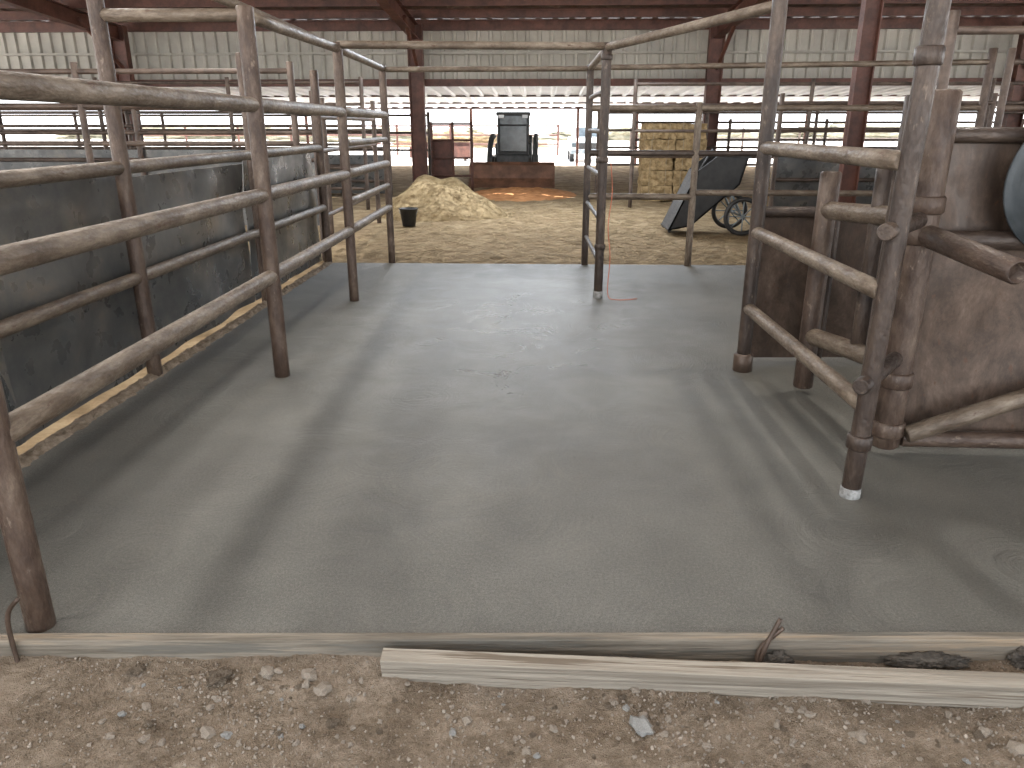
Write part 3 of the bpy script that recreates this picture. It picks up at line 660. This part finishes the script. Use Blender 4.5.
# ------------------------------------------------------------------ pickup truck
tx, ty = 2.5, 41
e = empty('pickup_truck', (tx, ty, -.2), 'white pickup truck parked in the sunny yard', 'truck')
def side_prism(name, prof, xa, xb, mat):
    n = len(prof); vs = [(tx + xa, ty + y, z - .2) for y, z in prof] + [(tx + xb, ty + y, z - .2) for y, z in prof]
    fs = [tuple(range(n)), tuple(range(n, 2 * n))[::-1]] + [(i, n + i, n + (i + 1) % n, (i + 1) % n) for i in range(n)]
    o = mesh_obj(name, vs, fs, mat, e); md = o.modifiers.new('b', 'BEVEL'); md.width = .04; md.segments = 2; return o
side_prism('body', [(0, .45), (0, 1.0), (.1, 1.1), (1.2, 1.2), (4.9, 1.2), (4.9, .5)], -.95, .95, M_white)
side_prism('cab', [(1.1, 1.18), (1.7, 1.8), (3.0, 1.85), (3.3, 1.18)], -.8, .8, M_white)
side_prism('windshield', [(1.16, 1.28), (1.56, 1.7), (1.54, 1.73), (1.12, 1.29)], -.65, .65, M_glass)
boxes('grille', [((tx, ty - .02, .62), (1.1, .04, .3))], M_black, e); boxes('bumper', [((tx, ty - .08, .32), (1.9, .12, .18))], M_galv, e)
for x in (-.75, .75): boxes('headlight', [((tx + x, ty - .02, .66), (.28, .05, .22))], M_glass, e)
for x in (-.85, .85):
    for y in (.9, 3.9): pipe('wheel', (tx + x - .12, ty + y, .2), (tx + x + .12, ty + y, .2), .4, M_black, e, seg=24)

for i, (x, y, s) in enumerate([(-17, 95, (14, 4, 1.2)), (14, 105, (14, 4, 1.4)), (-52, 112, (18, 4, 1.5)), (52, 120, (20, 4, 1.6)), (-6, 70, (6, 2, .9))]):
    blob(x, y, 0, s, M_green if i != 4 else M_floor, 'brush_row' if i != 4 else 'earth_mound', 'dusty distant brush line beyond the yard' if i != 4 else 'brown earth mound in the yard', 'brush' if i != 4 else 'dirt', i * 3, kind='stuff')

# ------------------------------------------------------------------ light
w = bpy.data.worlds.new('world'); S.world = w; w.use_nodes = True; nt = w.node_tree
bg = nt.nodes['Background']
tc = nt.nodes.new('ShaderNodeTexCoord'); sp_ = nt.nodes.new('ShaderNodeSeparateXYZ'); nt.links.new(tc.outputs['Generated'], sp_.inputs[0])
r = ramp(nt, [(0.0, (0.95, .98, 1.0)), (0.25, (0.9, 0.95, 1.0)), (1.0, (0.7, 0.82, 1.0))]); nt.links.new(sp_.outputs[2], r.inputs[0]); nt.links.new(r.outputs[0], bg.inputs[0])
bg.inputs[1].default_value = 4.2
sl = bpy.data.lights.new('sun', 'SUN'); sl.energy = 20; sl.angle = .01; sl.color = (1, .96, .9)
so = bpy.data.objects.new('sun', sl); so.rotation_euler = (math.radians(-22), math.radians(12), 0); COL.objects.link(so)
def area(name, loc, rot, sx_, sy_, power, col=(1, 1, 1)):
    l = bpy.data.lights.new(name, 'AREA'); l.shape = 'RECTANGLE'; l.size = sx_; l.size_y = sy_; l.energy = power; l.color = col
    o = bpy.data.objects.new(name, l); o.location = loc; o.rotation_euler = rot; COL.objects.link(o); return o
area('skylight_strip', (-4.6, 6.0, 4.5), (0, math.radians(-38), 0), .8, 14, 520, (1, .96, .9))
area('skylight_strip', (.35, 4.5, 4.75), (0, 0, 0), .25, 9, 90, (1, .96, .9))
area('overhead_light', (2.4, 5.1, 4.7), (math.radians(-10), math.radians(5), 0), .2, .2, 85, (1, .96, .9))
area('overhead_light', (-.2, 15.0, 3.95), (math.radians(-25), 0, 0), 5.0, 2.0, 500, (.85, .92, 1))  # bluish light added near the back to give the wet slab its sheen
area('overhead_light', (0, -1.0, 4.9), (math.radians(25), 0, 0), 8, 2.5, 75, (1, .96, .9))  # broad fill light added above and behind the camera, no real fixture
